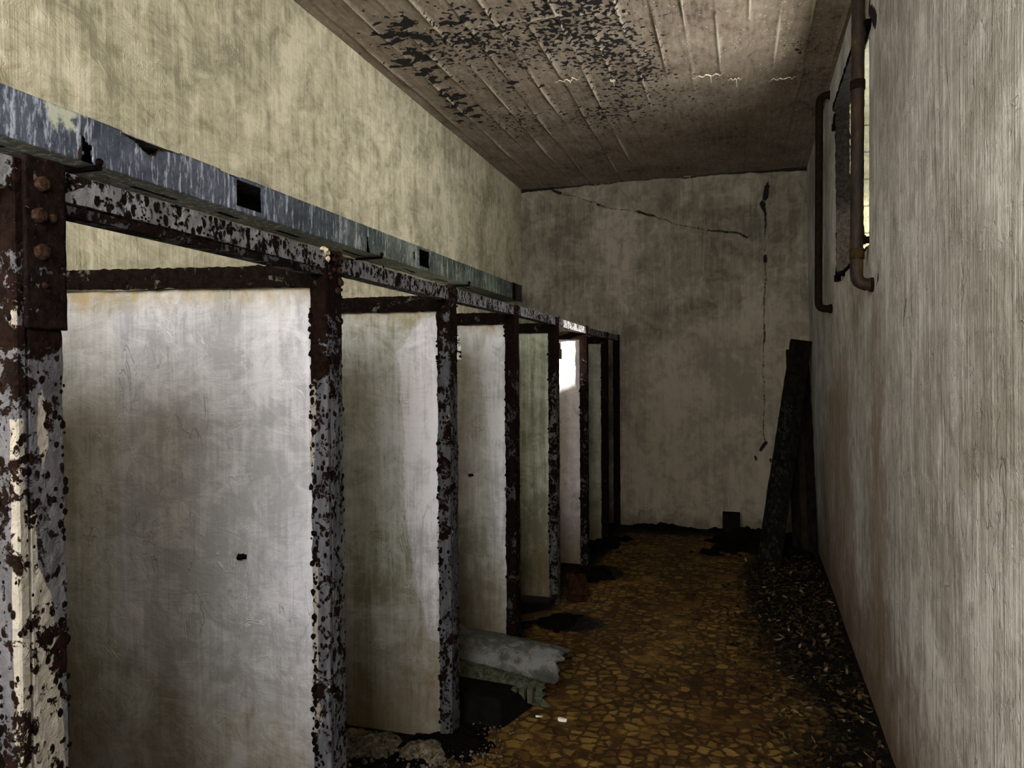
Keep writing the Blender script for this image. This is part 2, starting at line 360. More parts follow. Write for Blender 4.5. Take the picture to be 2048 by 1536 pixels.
# ------------------------------------------------------------------ walls
def lw(U, V):
    P = np.stack([U*0+XL, U, V], 1); return np.stack([XL+.005*vnoise(P, 1.3, 2)+.0015*vnoise(P, 9, 4), U, V], 1)
tag(grid('wall_left', ar(-1.4, 7.4, .03), ar(-.02, 3.42, .03), lw, M_left), kind='structure')
WIN = [(3.68, 4.616, 2.06, 2.985), (-1.2, -.3, 2.06, 2.99)]
def rw(U, V):
    P = np.stack([U*0, U, V], 1)
    return np.stack([xr(U, V)+.007*vnoise(P, 1.1, 6)+.0022*vnoise(P*np.array([1, 1, .35]), 9, 4), U, V], 1)
def rkeep(u, v):
    k = np.ones(len(u), bool); n = .012*vnoise(np.stack([u, v, u*0], 1), 14, 3)
    for a, b_, c, d in WIN: k &= ~((u > a+n) & (u < b_-n) & (v > c+n) & (v < d+n*.6))
    return k
def rstain(U, V):
    P = np.stack([U, V], 1)
    d = poly_sd(P, [(3.40, 1.9), (3.62, 1.9), (3.75, 1.2), (3.8, .2), (3.2, .1), (3.3, 1.2)])
    d = np.minimum(d, poly_sd(P, [(5.32, 1.9), (5.42, 1.9), (5.4, 1.5), (5.34, 1.5)])+.05)
    d = np.minimum(d, poly_sd(P, [(3.75, 2.05), (4.6, 2.05), (4.5, 1.6), (3.9, 1.5)])+.12)
    return np.minimum(d, poly_sd(P, [(4.5, 1.9), (5.6, 1.5), (6.5, .9), (6.5, .2), (3.9, .1)])+.15)
def rcrack(U, V):
    P = np.stack([U, V], 1)
    return crack_sd(P, [([(3.50, 2.985), (3.66, 3.10), (3.6, 3.2)], [.035, .02, 0]), ([(3.72, 2.05), (3.78, 1.98)], [.012, .0]), ([(4.62, 2.06), (4.75, 2.02)], [.012, 0]), ([(3.44, 1.9), (3.5, 1.86)], [.012, 0]), ([(2.86, 1.74), (2.9, 1.66), (2.87, 1.6)], [.002, .003, -.01])])
ys = np.unique(np.concatenate([ar(-1.4, .8, .05), ar(.8, 4.7, .010), ar(4.7, 7.35, .02)]))
rwall = grid('wall_right', ys, ar(-.02, 3.42, .0118), rw, M_right, attrs=dict(stain=rstain, crack=rcrack), keep=rkeep, flip=True)
tag(rwall, kind='structure')
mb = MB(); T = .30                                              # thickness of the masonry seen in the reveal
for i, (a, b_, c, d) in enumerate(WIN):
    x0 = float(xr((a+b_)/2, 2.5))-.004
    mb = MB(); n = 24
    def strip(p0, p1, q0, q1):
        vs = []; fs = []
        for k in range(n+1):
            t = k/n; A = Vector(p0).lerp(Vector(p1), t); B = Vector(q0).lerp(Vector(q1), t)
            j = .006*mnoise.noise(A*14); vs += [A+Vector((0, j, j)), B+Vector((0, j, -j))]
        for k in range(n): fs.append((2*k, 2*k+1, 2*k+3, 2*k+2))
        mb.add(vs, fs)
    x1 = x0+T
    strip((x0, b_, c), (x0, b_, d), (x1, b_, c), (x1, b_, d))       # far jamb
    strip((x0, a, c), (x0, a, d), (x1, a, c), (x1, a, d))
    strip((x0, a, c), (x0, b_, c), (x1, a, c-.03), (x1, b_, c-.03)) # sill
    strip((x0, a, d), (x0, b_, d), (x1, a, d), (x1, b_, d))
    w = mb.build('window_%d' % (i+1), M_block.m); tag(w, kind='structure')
# outer leaf so the sun only enters through the openings
mb = MB(); xo = .88
for (ya, yb, za, zb) in ((-1.6, -1.2, -.1, 3.6), (-1.2, -.3, -.1, 2.06), (-1.2, -.3, 2.99, 3.6), (-.3, 3.68, -.1, 3.6), (3.68, 4.616, -.1, 2.03), (3.68, 4.616, 2.985, 3.6), (4.616, 7.5, -.1, 3.6)):
    mb.box((xo-.06, ya, za), (xo, yb, zb))
tag(mb.build('wall_outer', M_block.m), kind='structure')
mb = MB(); mb.box((.88, 2.4, 2.99), (2.2, 5.6, 3.1)); tag(mb.build('sun_canopy', simple('canopy_concrete', (.3, .28, .24))), kind='structure')  # unseen canopy outside, sized to shade the upper jamb and clip the sunbeam
# back wall
def bw(U, V):
    P = np.stack([U, U*0, V], 1); cr = np.clip(-bcrack(U, V)*120, 0, 1)
    rag = .0
    return np.stack([U, YB-.0025*vnoise(P, 8, 4)-.006*vnoise(P, 1.5, 8)+.02*cr, V], 1)
BCR = [([(.27, 3.36), (.262, 3.26), (.25, 3.20)], [-.004, .0, .012]), ([(.25, 3.20), (.235, 3.10)], [.02, .024]), ([(.215, 3.05), (.235, 2.96), (.24, 2.86), (.232, 2.7), (.232, 2.61)], [.024, .009, .006, .000, .002]),
       ([(.238, 2.56), (.238, 2.52)], [.016, .016]), ([(.236, 2.5), (.232, 2.3), (.222, 2.0), (.226, 1.85), (.215, 1.6), (.218, 1.2), (.212, .92), (.23, .84)], [.002, .004, .002, .006, .001, .002, .001, .004]), ([(.235, .83), (.19, .76)], [.016, .014]), ([(.14, .7), (.15, .66)], [.01, .004]),
       ([(-2.1, 3.34), (-1.75, 3.345), (-1.2, 3.35), (-.7, 3.352), (-.1, 3.345), (.3, 3.35), (.7, 3.34)], [.022, .010, .004, .004, .009, .014, .032]),
       ([(-1.79, 3.325), (-1.70, 3.29)], [.007, .011]), ([(-1.69, 3.28), (-1.32, 3.16)], [.001, .002]), ([(-1.33, 3.15), (-1.24, 3.11)], [.008, .002]), ([(-1.24, 3.11), (-.93, 3.05)], [.001, .002]), ([(-.93, 3.05), (-.78, 2.99)], [.010, .008]),
       ([(-.78, 2.99), (-.55, 2.90), (-.3, 2.83)], [.003, .001, .002]), ([(-.28, 2.83), (.0, 2.79), (.07, 2.75)], [.006, .006, .009]), ([(.07, 2.75), (.14, 2.80)], [.001, -.004])]
_bx = {}
def bcrack(U, V): return crack_sd(np.stack([U, V], 1), BCR)
def bpatch(U, V):
    P = np.stack([U, V], 1)
    return poly_sd(P, [(-1.1, 1.72), (-.7, 1.78), (-.3, 1.95), (.15, 2.1), (.75, 2.05), (.75, -.1), (-1.1, -.1)])+.02
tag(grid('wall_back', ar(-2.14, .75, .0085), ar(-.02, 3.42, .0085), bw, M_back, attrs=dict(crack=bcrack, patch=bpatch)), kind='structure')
# unseen wall behind the camera, its wide opening added to let in fill light
mb = MB()
for lo, hi in (((-2.2, Y0-.15, 0), (-1.8, Y0, 3.45)), ((.4, Y0-.15, 0), (1.0, Y0, 3.45)), ((-1.8, Y0-.15, 3.1), (.4, Y0, 3.45)), ((-1.8, Y0-.15, 0), (.4, Y0, 1.7))): mb.box(lo, hi)
tag(mb.build('wall_entrance', M_front), kind='structure')
# ceiling
RX = [-2.03+.16*i for i in range(18)]
RY = [5.2, 6.1, 5.3, 6.4, 6.9, 5.6, 6.9, 7.1, 5.3, 5.2, 5.0, 4.6, 5.1, 4.2, 5.0, 4.9, 4.4, 4.0]
def ridge(U, V):
    r = np.zeros(len(U))
    for i, x in enumerate(RX):
        w = .014+.004*np.sin(V*3+i); r = np.maximum(r, np.clip(1-np.abs(U-x-.006*np.sin(V*1.7+i*2))/w, 0, 1)*np.clip((RY[i]+.9-V)/1.2, 0, 1)*(.65+.35*np.sin(V*5+i*3)))
    return np.maximum(r, np.clip(1-np.abs(V-3.83-.12*(U+.8)-.02*np.sin(U*9))/.012, 0, 1)*(U > -1.75)*(U < -.55))
def flake(U, V):
    g = lambda x, y, sx, sy: np.exp(-((U-x)/sx)**2-((V-y)/sy)**2)
    f = 1.0*g(-1.45, 3.9, .55, .5)+1.1*g(-.75, 3.75, .25, .45)+.85*g(-.6, 4.6, .25, .5)+.75*g(-.95, 5.4, .3, .6)+.8*g(-1.6, 5.3, .35, .6)+.8*g(.35, 4.6, .12, .22)+.7*g(-.25, 3.7, .12, .25)+.5*g(0.0, 4.3, .06, .3)+.5*g(-.3, 5.3, .5, .5)+.45*g(-.95, 4.4, .6, .4)
    return np.clip(f, 0, 1.05)*(.75+.25*vnoise(np.stack([U, V, U*0], 1), 3, 9))
def bigflake(U, V):
    g = lambda x, y, sx, sy: np.exp(-((U-x)/sx)**2-((V-y)/sy)**2)
    return np.clip(1.0*g(-1.78, 3.9, .2, .5)+.85*g(-1.85, 4.9, .18, .9)+.7*g(-1.35, 4.7, .3, .2)+.6*g(-1.4, 3.7, .3, .25), 0, 1)
def speck(U, V): return np.clip(np.exp(-((U-.5)/.3)**2-((V-4.8)/1.0)**2)*1.3+.35, 0, 1)
def cl(U, V):
    P = np.stack([U, V, U*0], 1); return np.stack([U, V, ZC-.015*ridge(U, V)+.004*vnoise(P, 1.7, 3)+.003*(np.floor((U+2.03)/.16) % 2)], 1)
tag(grid('ceiling', ar(-2.2, .8, .008), np.concatenate([ar(-1.4, 2.8, .2), ar(2.84, 7.4, .02)]), cl, M_ceil, attrs=dict(ridge=ridge, flake=flake, bigflake=bigflake, speck=speck), flip=True), kind='structure')
mb = MB(); mb.box((-2.4, -1.45, 3.42), (1.1, 7.6, 3.6)); mb.box((-2.4, -1.45, -.1), (-2.2, 7.6, 3.5)); mb.box((-2.3, 7.4, -.1), (1.1, 7.6, 3.5))
tag(mb.build('wall_shell', simple('rough_concrete', (.2, .18, .15))), kind='structure')

# ------------------------------------------------------------------ stall partitions
M_rust = simple('rust_blister', (.005, .003, .0022), .7, 90, .95, .8)
M_bolt = simple('rusted_bolt', (.030, .016, .010), .8, 120, .7, .8)
PAINT_K = .5
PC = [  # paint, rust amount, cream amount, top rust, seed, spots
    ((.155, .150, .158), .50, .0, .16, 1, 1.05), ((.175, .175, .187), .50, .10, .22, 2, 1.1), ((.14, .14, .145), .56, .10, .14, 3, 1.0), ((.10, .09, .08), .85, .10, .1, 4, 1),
    ((.15, .145, .12), .66, .05, .25, 5, 1), ((.14, .12, .11), .80, .15, .1, 6, 1), ((.05, .045, .04), .95, .0, .1, 7, 1), ((.03, .025, .02), 1.2, .0, .1, 8, 1)]  # the last two posts are coloured near black for the shade they stand in
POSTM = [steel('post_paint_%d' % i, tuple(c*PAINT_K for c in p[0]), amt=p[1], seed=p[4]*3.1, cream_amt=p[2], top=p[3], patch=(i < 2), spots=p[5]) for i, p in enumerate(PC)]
BARM = steel('top_bar_rust', (.05, .05, .032), rust=(.0045, .0026, .0018), amt=.95, seed=20, cream_amt=-.1)
RAILM = steel('rail_paint', (.15, .145, .145), rust=(.0055, .0032, .0024), amt=.46, seed=31, cream_amt=.08, spots=1.5)
PANELM = []
for i, (lo, mid, hi, patch, st) in enumerate([
        ((.30, .28, .20), (.42, .40, .33), (.5, .48, .42), None, .8),
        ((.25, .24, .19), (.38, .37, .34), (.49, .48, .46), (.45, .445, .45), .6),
        ((.24, .235, .16), (.38, .38, .33), (.50, .50, .47), (.58, .56, .56), .9),
        ((.33, .32, .26), (.48, .48, .43), (.62, .61, .58), (.60, .59, .57), .9),
        ((.22, .225, .15), (.38, .39, .28), (.54, .54, .43), None, 1.1),
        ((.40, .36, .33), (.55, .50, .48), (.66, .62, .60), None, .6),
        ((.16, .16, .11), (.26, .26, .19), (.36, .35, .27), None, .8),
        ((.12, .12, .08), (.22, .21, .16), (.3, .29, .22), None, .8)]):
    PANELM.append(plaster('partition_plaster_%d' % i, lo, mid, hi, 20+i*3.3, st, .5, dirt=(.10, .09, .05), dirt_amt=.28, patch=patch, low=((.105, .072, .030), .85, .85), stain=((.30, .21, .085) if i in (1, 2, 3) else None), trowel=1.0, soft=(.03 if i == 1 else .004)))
# where the smoother repainted skim covers the older coat on partitions 2, 3; on 1 the edge of the bluish window light is painted in (X, Z)
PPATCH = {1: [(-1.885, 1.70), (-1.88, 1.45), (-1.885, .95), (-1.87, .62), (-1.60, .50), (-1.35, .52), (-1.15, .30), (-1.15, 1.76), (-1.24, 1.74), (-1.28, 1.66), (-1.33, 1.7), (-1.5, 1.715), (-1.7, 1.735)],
          2: [(-1.15, 1.74), (-1.24, 1.73), (-1.29, 1.67), (-1.352, 1.60), (-1.365, 1.57), (-1.34, 1.50), (-1.335, 1.30), (-1.325, 1.0), (-1.30, .7), (-1.22, .4), (-1.15, .4)],
          3: [(-1.15, 1.70), (-1.28, 1.69), (-1.33, 1.55), (-1.27, 1.2), (-1.24, .6), (-1.15, .5)]}
def postmesh(k, yr, part, ztop=1.853):
    """folded channel post with a groove down its corridor face, rust-eaten edges and blisters"""
    x1 = XS; x0 = XS-.052; y0 = yr-.088; y1 = yr; g = .016
    prof = [(x0, y0), (x1-.003, y0), (x1, y0+.003), (x1, y0+g), (x1-.006, y0+g+.001), (x1-.006, y0+g+.006), (x1, y0+g+.007), (x1, y1-.003), (x1-.003, y1), (x0, y1), (x0, y1-.012), (x0, y0+.012)]
    pp = []
    for i in range(len(prof)):
        a = np.array(prof[i]); c = np.array(prof[(i+1) % len(prof)]); L = np.linalg.norm(c-a); n = max(1, int(L/.0055))
        for j in range(n): pp.append(a+(c-a)*j/n)
    pp = np.array(pp); ctr = pp.mean(0); n = len(pp)
    step = .006 if k < 2 else (.009 if k < 5 else .015)
    zs = ar(-.02, ztop, step); P = np.repeat(pp[None], len(zs), 0).reshape(-1, 2); Z = np.repeat(zs, n)
    D = P-ctr; D /= np.linalg.norm(D, axis=1)[:, None]; Q = np.stack([P[:, 0], P[:, 1], Z], 1)
    a = .0022*vnoise(Q, 45, k+1, 3)+.003*np.clip(vnoise(Q*np.array([1, 1, .7]), 30, k+20, 3)-.05, 0, 1)*2
    edge = (np.abs(P[:, 0]-x0) < .006)
    a = a+edge*.008*np.clip(vnoise(Q, 40, k+5, 3), -.2, 1)
    P = P+D*a[:, None]; Q = np.stack([P[:, 0], P[:, 1], Z], 1)
    q = np.arange(len(zs)*n).reshape(len(zs), n); F = np.stack([q[:-1], np.roll(q, -1, 1)[:-1], np.roll(q, -1, 1)[1:], q[1:]], -1).reshape(-1, 4)
    mb = MB(); mb.v = [tuple(v) for v in Q]; mb.f = [tuple(int(i) for i in f) for f in F]; mb.mi = [0]*len(F)
    mb.f.append(tuple(int(i) for i in q[-1])); mb.mi.append(0)
    nv = len(mb.v)
    for _ in range((330, 330, 220, 120, 90, 70, 30, 0)[k]):
        z = random.uniform(0, ztop); c = random.random()
        if c < .40: p = (x0+random.uniform(-.004, .010), y0-.001, z); sq = (1, .45, 1.25)
        elif c < .62: p = (random.uniform(x0, x1), y0, z); sq = (1, .35, 1.2)
        else:
            b_ = random.choice((.2, .45, .8, .95, .99)); p = (x1, y0+(y1-y0)*min(1, max(.0, random.gauss(b_, .07))), z); sq = (.35, 1, 1.3)
        mb.blob(p, random.choice((.0022, .003, .0036, .0055, .0075))*(1.15 if c < .4 else .9), 1, 1, .28, sq)
    vv = np.array(mb.v)
    att = {}
    if k == 0:       # cream paint surviving on the first post: (Y, Z) on the corridor face
        Pz = np.stack([vv[:, 1], vv[:, 2]], 1)
        at = np.minimum.reduce([poly_sd(Pz, [(.905, 1.43), (.93, 1.43), (.932, 1.29), (.95, 1.28), (.953, 1.18), (.978, 1.12), (.992, .95), (1.0, .8), (.992, .5), (.905, .5)]), poly_sd(Pz, [(.960, 1.49), (.975, 1.44), (.975, 1.38), (.962, 1.34), (.955, 1.4)]), poly_sd(Pz, [(.915, 1.63), (.922, 1.63), (.922, 1.56), (.915, 1.56)])])
        at = np.where(vv[:, 0] < XS-.02, .2, at)
        att = dict(patch=at)
    if k == 1:       # and on the front face of the second: (X, Z)
        Pz = np.stack([vv[:, 0], vv[:, 2]], 1)
        at = np.minimum.reduce([poly_sd(Pz, [(-1.18, 1.60), (-1.155, 1.56), (-1.150, 1.40), (-1.162, 1.22), (-1.18, 1.2)]), poly_sd(Pz, [(-1.18, 1.0), (-1.15, .95), (-1.155, .6), (-1.14, .5), (-1.18, .45)])])
        at = np.where(vv[:, 1] > y0+.02, .2, at); att = dict(patch=at)
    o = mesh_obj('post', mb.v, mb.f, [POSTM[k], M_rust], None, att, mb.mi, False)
    loc_fix(o, part); return o
def panelmesh(k, yr, part):
    y = yr-.066; x0 = XL-.02; x1 = XS-.030; th = .045
    step = .012
    zb = (0, 0, .0, .0, .06, .03, .0, 0)[k]
    us = ar(x0, x1, step); zz = ar(zb-.01, 1.765, step)
    def fn(U, V):
        Q = np.stack([U, U*0+y, V], 1); return np.stack([U, y+.0030*vnoise(Q, 3, k, 3)+.0012*vnoise(Q, 18, k+2, 3)-.004*np.clip(vnoise(Q, 9, k+3), 0, 1)*(V < .35), V], 1)
    at = {}
    if k in (1, 2, 3): at = dict(stain=lambda U, V: (1.735-V)*2.6-.04)
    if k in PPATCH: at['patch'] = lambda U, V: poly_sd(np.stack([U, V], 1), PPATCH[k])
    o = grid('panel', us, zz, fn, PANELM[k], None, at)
    bm = bmesh.new(); bm.from_mesh(o.data)
    for lo, hi in (((x0, y+.006, zb-.01), (x1, y+th, 1.765)),):
        v = [bm.verts.new(p) for p in ((lo[0], lo[1], lo[2]), (hi[0], lo[1], lo[2]), (hi[0], hi[1], lo[2]), (lo[0], hi[1], lo[2]), (lo[0], lo[1], hi[2]), (hi[0], lo[1], hi[2]), (hi[0], hi[1], hi[2]), (lo[0], hi[1], hi[2]))]
        for f in ((0, 3, 2, 1), (4, 5, 6, 7), (1, 2, 6, 5), (2, 3, 7, 6), (3, 0, 4, 7)): bm.faces.new([v[i] for i in f])
    bm.to_mesh(o.data); bm.free(); loc_fix(o, part); return o
def barmesh(k, yr, part, zl, zr, h=.055):
    """rusted angle iron along the top of the partition"""
    y0 = yr-.092; y1 = yr-.012; n = 160 if k < 3 else 60
    xs = np.linspace(XL+.004, XS-.030, n); prof = [(y0, -h), (y0+.008, -h), (y0+.010, -.012), (y1, -.010), (y1, 0), (y0+.02, 0.), (y0+.003, .001), (y0, -.005)]
    pp = []
    for i in range(len(prof)):
        a = np.array(prof[i]); c = np.array(prof[(i+1) % len(prof)]); L = np.linalg.norm(c-a); m = max(1, int(L/.008))
        for j in range(m): pp.append(a+(c-a)*j/m)
    pp = np.array(pp); m = len(pp); V = []
    for i, x in enumerate(xs):
        t = i/(n-1); z = zl+(zr-zl)*t
        for p in pp: V.append((x, p[0], z+p[1]))
    V = np.array(V); r = vnoise(V, 60, k+3, 3); r2_ = np.clip(vnoise(V, 28, k+8, 3), 0, 1)
    V[:, 1] -= .0025*r+.004*r2_; V[:, 2] += .004*vnoise(V, 50, k+33, 3)+.004*np.clip(vnoise(V, 75, k+13, 2), 0, 1)*np.where(V[:, 2] > (zl+zr)/2-.03, 1, -1)
    q = np.arange(n*m).reshape(n, m); F = np.stack([q[:-1], q[1:], np.roll(q, -1, 1)[1:], np.roll(q, -1, 1)[:-1]], -1).reshape(-1, 4)
    F = [tuple(int(i) for i in f) for f in F]+[tuple(int(i) for i in q[-1]), tuple(int(i) for i in q[0][::-1])]
    return loc_fix(mesh_obj('top_bar', V, F, BARM), part)
LAB = ['grey steel stall post nearest the camera, at the left edge, with bolted rusty plate and peeling cream paint',
       'first large partition panel beside the nearest post, pale scratched plaster with a small bolt stub',
       'second partition with a bright white skim patch peeling at its top right, rubble at its foot',
       'third partition, with a round hole stub at mid height, above the broken grey trough',
       'fourth partition, greenish grey plaster with a peeled spot beside its lower post edge',
       'fifth partition, brightest in the row where sunlight hits its top',
       'sixth partition, dull olive grey, between the sunlit one and the back wall',
       'last rusty stall post, darkened for shade, standing against the back wall']
parts = []
for k, yr in enumerate(POST):
    nm = 'stall_post' if k == 7 else 'stall_partition'
    t = thing(nm, LAB[k], 'post' if k == 7 else 'partition', (XS-.03, yr-.05, 0), None if k == 7 else 'plastered stall partitions along the left wall'); parts.append(t)
    if k < 7: panelmesh(k, yr, t)
    if k == 7: postmesh(k, yr, t, 1.86)
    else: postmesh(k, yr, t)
    if k < 7: barmesh(k, yr, t, 1.835 if k == 1 else 1.822, 1.808 if k == 1 else 1.812, .060)
def hexnut(mb, c, r, h, ax=(1, 0, 0), mi=0):
    M = Matrix.Translation(c) @ Vector((0, 0, 1)).rotation_difference(Vector(ax)).to_matrix().to_4x4()
    vs = [M @ Vector((r*math.cos(a*math.pi/3)*s_, r*math.sin(a*math.pi/3)*s_, z)) for z, s_ in ((0, 1), (h*.75, 1), (h, .82)) for a in range(6)]
    fs = [(a, (a+1) % 6, (a+1) % 6+6, a+6) for a in range(6)]+[(a+6, (a+1) % 6+6, (a+1) % 6+12, a+12) for a in range(6)]+[tuple(range(12, 18))]
    mb.add(vs, fs, mi)
# post 0: hinge plate with bolts
t = parts[0]; mb = MB()
us = ar(.934, 1.010, .004); zz = ar(1.578, 1.862, .005)
pl = grid('hinge_plate', us, zz, lambda U, V: np.stack([XS+.007+.0018*vnoise(np.stack([U*0, U, V], 1), 50, 4, 3), U, V+.0025*np.where((V < 1.585) | (V > 1.855), vnoise(np.stack([U, V, U*0], 1), 60, 3), 0)], 1), steel('hinge_plate_rust', (.07, .06, .06), rust=(.0055, .003, .0022), amt=.95, seed=44, cream_amt=.12), t)
sm = pl.modifiers.new('solid', 'SOLIDIFY'); sm.thickness = .008; sm.offset = -1
for (y, z, r) in ((.962, 1.818, .013), (.956, 1.765, .013), (.983, 1.765, .008), (.960, 1.705, .014), (.966, 1.650, .006)):
    mb = MB(); hexnut(mb, (XS+.007, y, z), r, .011) if r > .009 else mb.blob((XS+.009, y, z), r, 0, 2, .06, (.6, 1, 1))
    o = mb.build('bolt', M_bolt); o.parent = pl
    bevel(o, .0015)
# joint knuckles and scabs on the other posts
for k in range(1, 7):
    mb = MB(); yr = POST[k]
    for j in range(26 if k < 3 else 14):
        z = 1.855-abs(random.gauss(0, .035)); mb.blob((XS+.002, yr-random.uniform(0, .09), z), random.uniform(.004, .009), 0, 1, .3, (.8, 1, .9))
    mb.build('joint_scab', M_bolt, parts[k])
# bolts at top of posts 1
for z, y in ((1.80, .02), (1.74, .03), (1.765, .012)):
    mb = MB(); hexnut(mb, (XS, POST[1]-y, z), .010, .010); mb.build('bolt', M_bolt, parts[1])
# pale lumps of paint on knuckle of post 1
mb = MB(); 
for j in range(9): mb.blob((XS-.004+random.uniform(-.014, .012), POST[1]-.088+random.uniform(-.006, .006), 1.838+random.uniform(-.014, .014)), random.uniform(.005, .009), 0, 1, .35)
tag(mb.build('paint_lump', simple('cream_paint', (.36, .31, .20), .6, 90), parts[1]), 'pale cream paint lump at the top of the post')
# latch brackets on posts 2, 4, 6
MLAT = [steel('latch_peeling_paint', (.6, .58, .5), amt=.62, seed=61, spots=1.2), simple('rust_latch', (.05, .036, .018), .6, 60)]
for k, z, w in ((2, 1.60, .050), (4, 1.63, .04), (6, 1.60, .04)):
    yr = POST[k]; mb = MB()
    mb.box((XS-.035, yr-.001, z-.045), (XS+.012, yr+.005, z+.02)); mb.box((XS-.005, yr-.001, z+.02), (XS+.010, yr+.005, z+.06)); mb.tube([(XS+.012, yr+.002, z-.045), (XS+.012, yr+.002, z+.02)], .006, 10)
    bevel(mb.build('latch_bracket', MLAT[0 if k == 2 else 1], parts[k]), .001)
# bolt stubs in the panels
for k, x, z in ((1, -1.418, .957), (3, -1.368, .955)):
    y = POST[k]-.066; mb = MB(); mb.tube([(x, y+.003, z), (x, y-.022, z)], [.0085, .0075], 12); mb.box((x-.014, y-.008, z-.006), (x+.014, y-.002, z+.007))
    tag(mb.build('bolt_stub', M_rust, parts[k]), 'rusty bolt stub sticking out of the plaster')
    mb = MB()
    for j in range(18):
        a = random.uniform(0, 6.28); r = random.uniform(.012, .030); mb.blob((x+r*math.cos(a), y-.001, z+r*math.sin(a)*.8+.008), random.uniform(.002, .0045), 0, 1, .3, (1, .4, 1))
    mb.build('plaster_crumb', PANELM[k], parts[k])
# ------------------------------------------------------------------ rail joining the posts
rail = thing('steel_rail', 'long spotted grey steel angle rail running along the tops of the stall posts', 'rail', (XS-.03, 4.0, 1.8))
segs = [.3]+POST[:7]+[7.28]; 
yy = ar(.3, 7.28, .012); h = .050
prof = [(XS-.002, 0), (XS-.002, h), (XS-.007, h), (XS-.008, .007), (XS-.052, .006), (XS-.052, 0)]
pp = []
for i in range(len(prof)):
    a = np.array(prof[i]); c = np.array(prof[(i+1) % len(prof)]); L = np.linalg.norm(c-a); m = max(1, int(L/.007))
    for j in range(m): pp.append(a+(c-a)*j/m)
pp = np.array(pp); m = len(pp); n = len(yy)
V = np.stack([np.tile(pp[:, 0], n), np.repeat(yy, m), np.tile(pp[:, 1], n)+1.799], 1)
V[:, 2] += .004*np.sin(V[:, 1]*1.9)+.0015*vnoise(V, 40, 3, 3); V[:, 0] += .0018*vnoise(V, 50, 5, 3)
q = np.arange(n*m).reshape(n, m); F = np.stack([q[:-1], np.roll(q, -1, 1)[:-1], np.roll(q, -1, 1)[1:], q[1:]], -1).reshape(-1, 4)
mb = MB(); mb.v = [tuple(v) for v in V]; mb.f = [tuple(int(i) for i in f) for f in F]; mb.mi = [0]*len(F)
for _ in range(420): mb.blob((XS-.001, random.uniform(.8, 5), 1.80+random.uniform(0, .05)), random.uniform(.0015, .0045), 1, 1, .3, (.4, 1.2, 1))
mb.build('angle_bar', [RAILM, M_rust], rail)
mb = MB(); mb.box((XS-.05, .99, 1.780), (XS-.006, 1.95, 1.797)); o = mb.build('lower_strip', steel('strip_paint', (.05, .05, .056), amt=.7, seed=77), rail)

# ------------------------------------------------------------------ galvanised duct
def zinc():
    b = NB('weathered_zinc'); s_ = b.sep()
    st = b.noise(b.map((1, 1, .10)), 38, 6, .7, .25); st2 = b.noise(b.map((1, 1, .3), (2, 2, 2)), 60, 6, .75, .5); n1 = b.noise(b.map((1, 1, 1)), 3, 5, .6, .4); n2 = b.noise(b.map((1, 1, 1)), 25, 7, .7, .4)
    gr = b.ramp(s_[1], 2.6, 4.2)
    base = b.mix(gr, (.018, .023, .030), (.020, .029, .023)); lite = b.mix(gr, (.066, .076, .094), (.080, .096, .072))
    col = b.mix(b.ramp(b.add(b.mul(n1, .5), b.mul(n2, .5)), .38, .62), base, lite)
    w = b.ramp(b.add(b.mul(st, .6), b.mul(st2, .5), b.mul(n1, .15)),   .625, .74); col = b.mix(b.mul(w, .85), col, b.mix(gr, (.36, .39, .43), (.30, .33, .27)))
    e = b.math('ADD', b.attr('patch'), b.mul(b.math('SUBTRACT', n2, .5), .10)); col = b.mix(b.mul(b.ramp(e, .006, -.012), .85), col, (.42, .42, .30))
    r = b.math('ADD', b.attr('rusty'), b.mul(b.math('SUBTRACT', n2, .5), .03)); col = b.mix(b.ramp(r, .002, -.002), col, (.022, .011, .008))
    return b.fin(col, .55, b.add(b.mul(n2, .5), b.mul(w, .3)), .5, .005, 0, .2)
M_zinc = zinc(); M_dark = simple('duct_shade', (.006, .006, .005), .3)
XD, ZD0, ZD1, YD1 = -1.95, 2.166, 2.308, 6.72
duct = thing('sheet_metal_duct', 'long blue-grey galvanised duct with square openings running along the left wall', 'duct', (-2.03, 3.5, ZD0))
HOL = [(2.583, 2.747), (4.39, 4.548)]
def dsd(U, V):
    P = np.stack([U, V], 1); d = np.full(len(U), 9.)
    for a, b_ in HOL: d = np.minimum(d, np.maximum.reduce([a-U, U-b_, 2.186-V, V-2.294]))
    d = np.minimum(d, poly_sd(P, [(1.838, 2.252), (1.842, 2.245), (1.852, 2.235), (1.872, 2.225), (1.876, 2.19), (1.888, 2.15), (1.83, 2.15), (1.842, 2.19)]))
    d = np.minimum(d, poly_sd(P, [(1.99, 2.315), (2.00, 2.303), (2.04, 2.295), (2.07, 2.285), (2.085, 2.270), (2.12, 2.262), (2.14, 2.266), (2.155, 2.286), (2.2, 2.300), (2.26, 2.302), (2.27, 2.315)]))
    d = np.minimum(d, poly_sd(P, [(3.69, 2.27), (3.71, 2.24), (3.72, 2.19), (3.74, 2.15), (3.68, 2.15), (3.695, 2.2)]))
    d = np.minimum(d, poly_sd(P, [(4.30, 2.27), (4.32, 2.26), (4.325, 2.22), (4.305, 2.215)]))
    d = np.minimum(d, poly_sd(P, [(2.45, 2.312), (2.5, 2.302), (2.6, 2.300), (2.63, 2.312)]))
    return d
def dkeep(u, v): return dsd(u, v)+np.where((v > 2.18) & (v < 2.30) & ((np.abs(u-2.665) < .1) | (np.abs(u-4.47) < .1)), 0, .006*vnoise(np.stack([u, v, u*0], 1), 60, 3, 3)) > 0
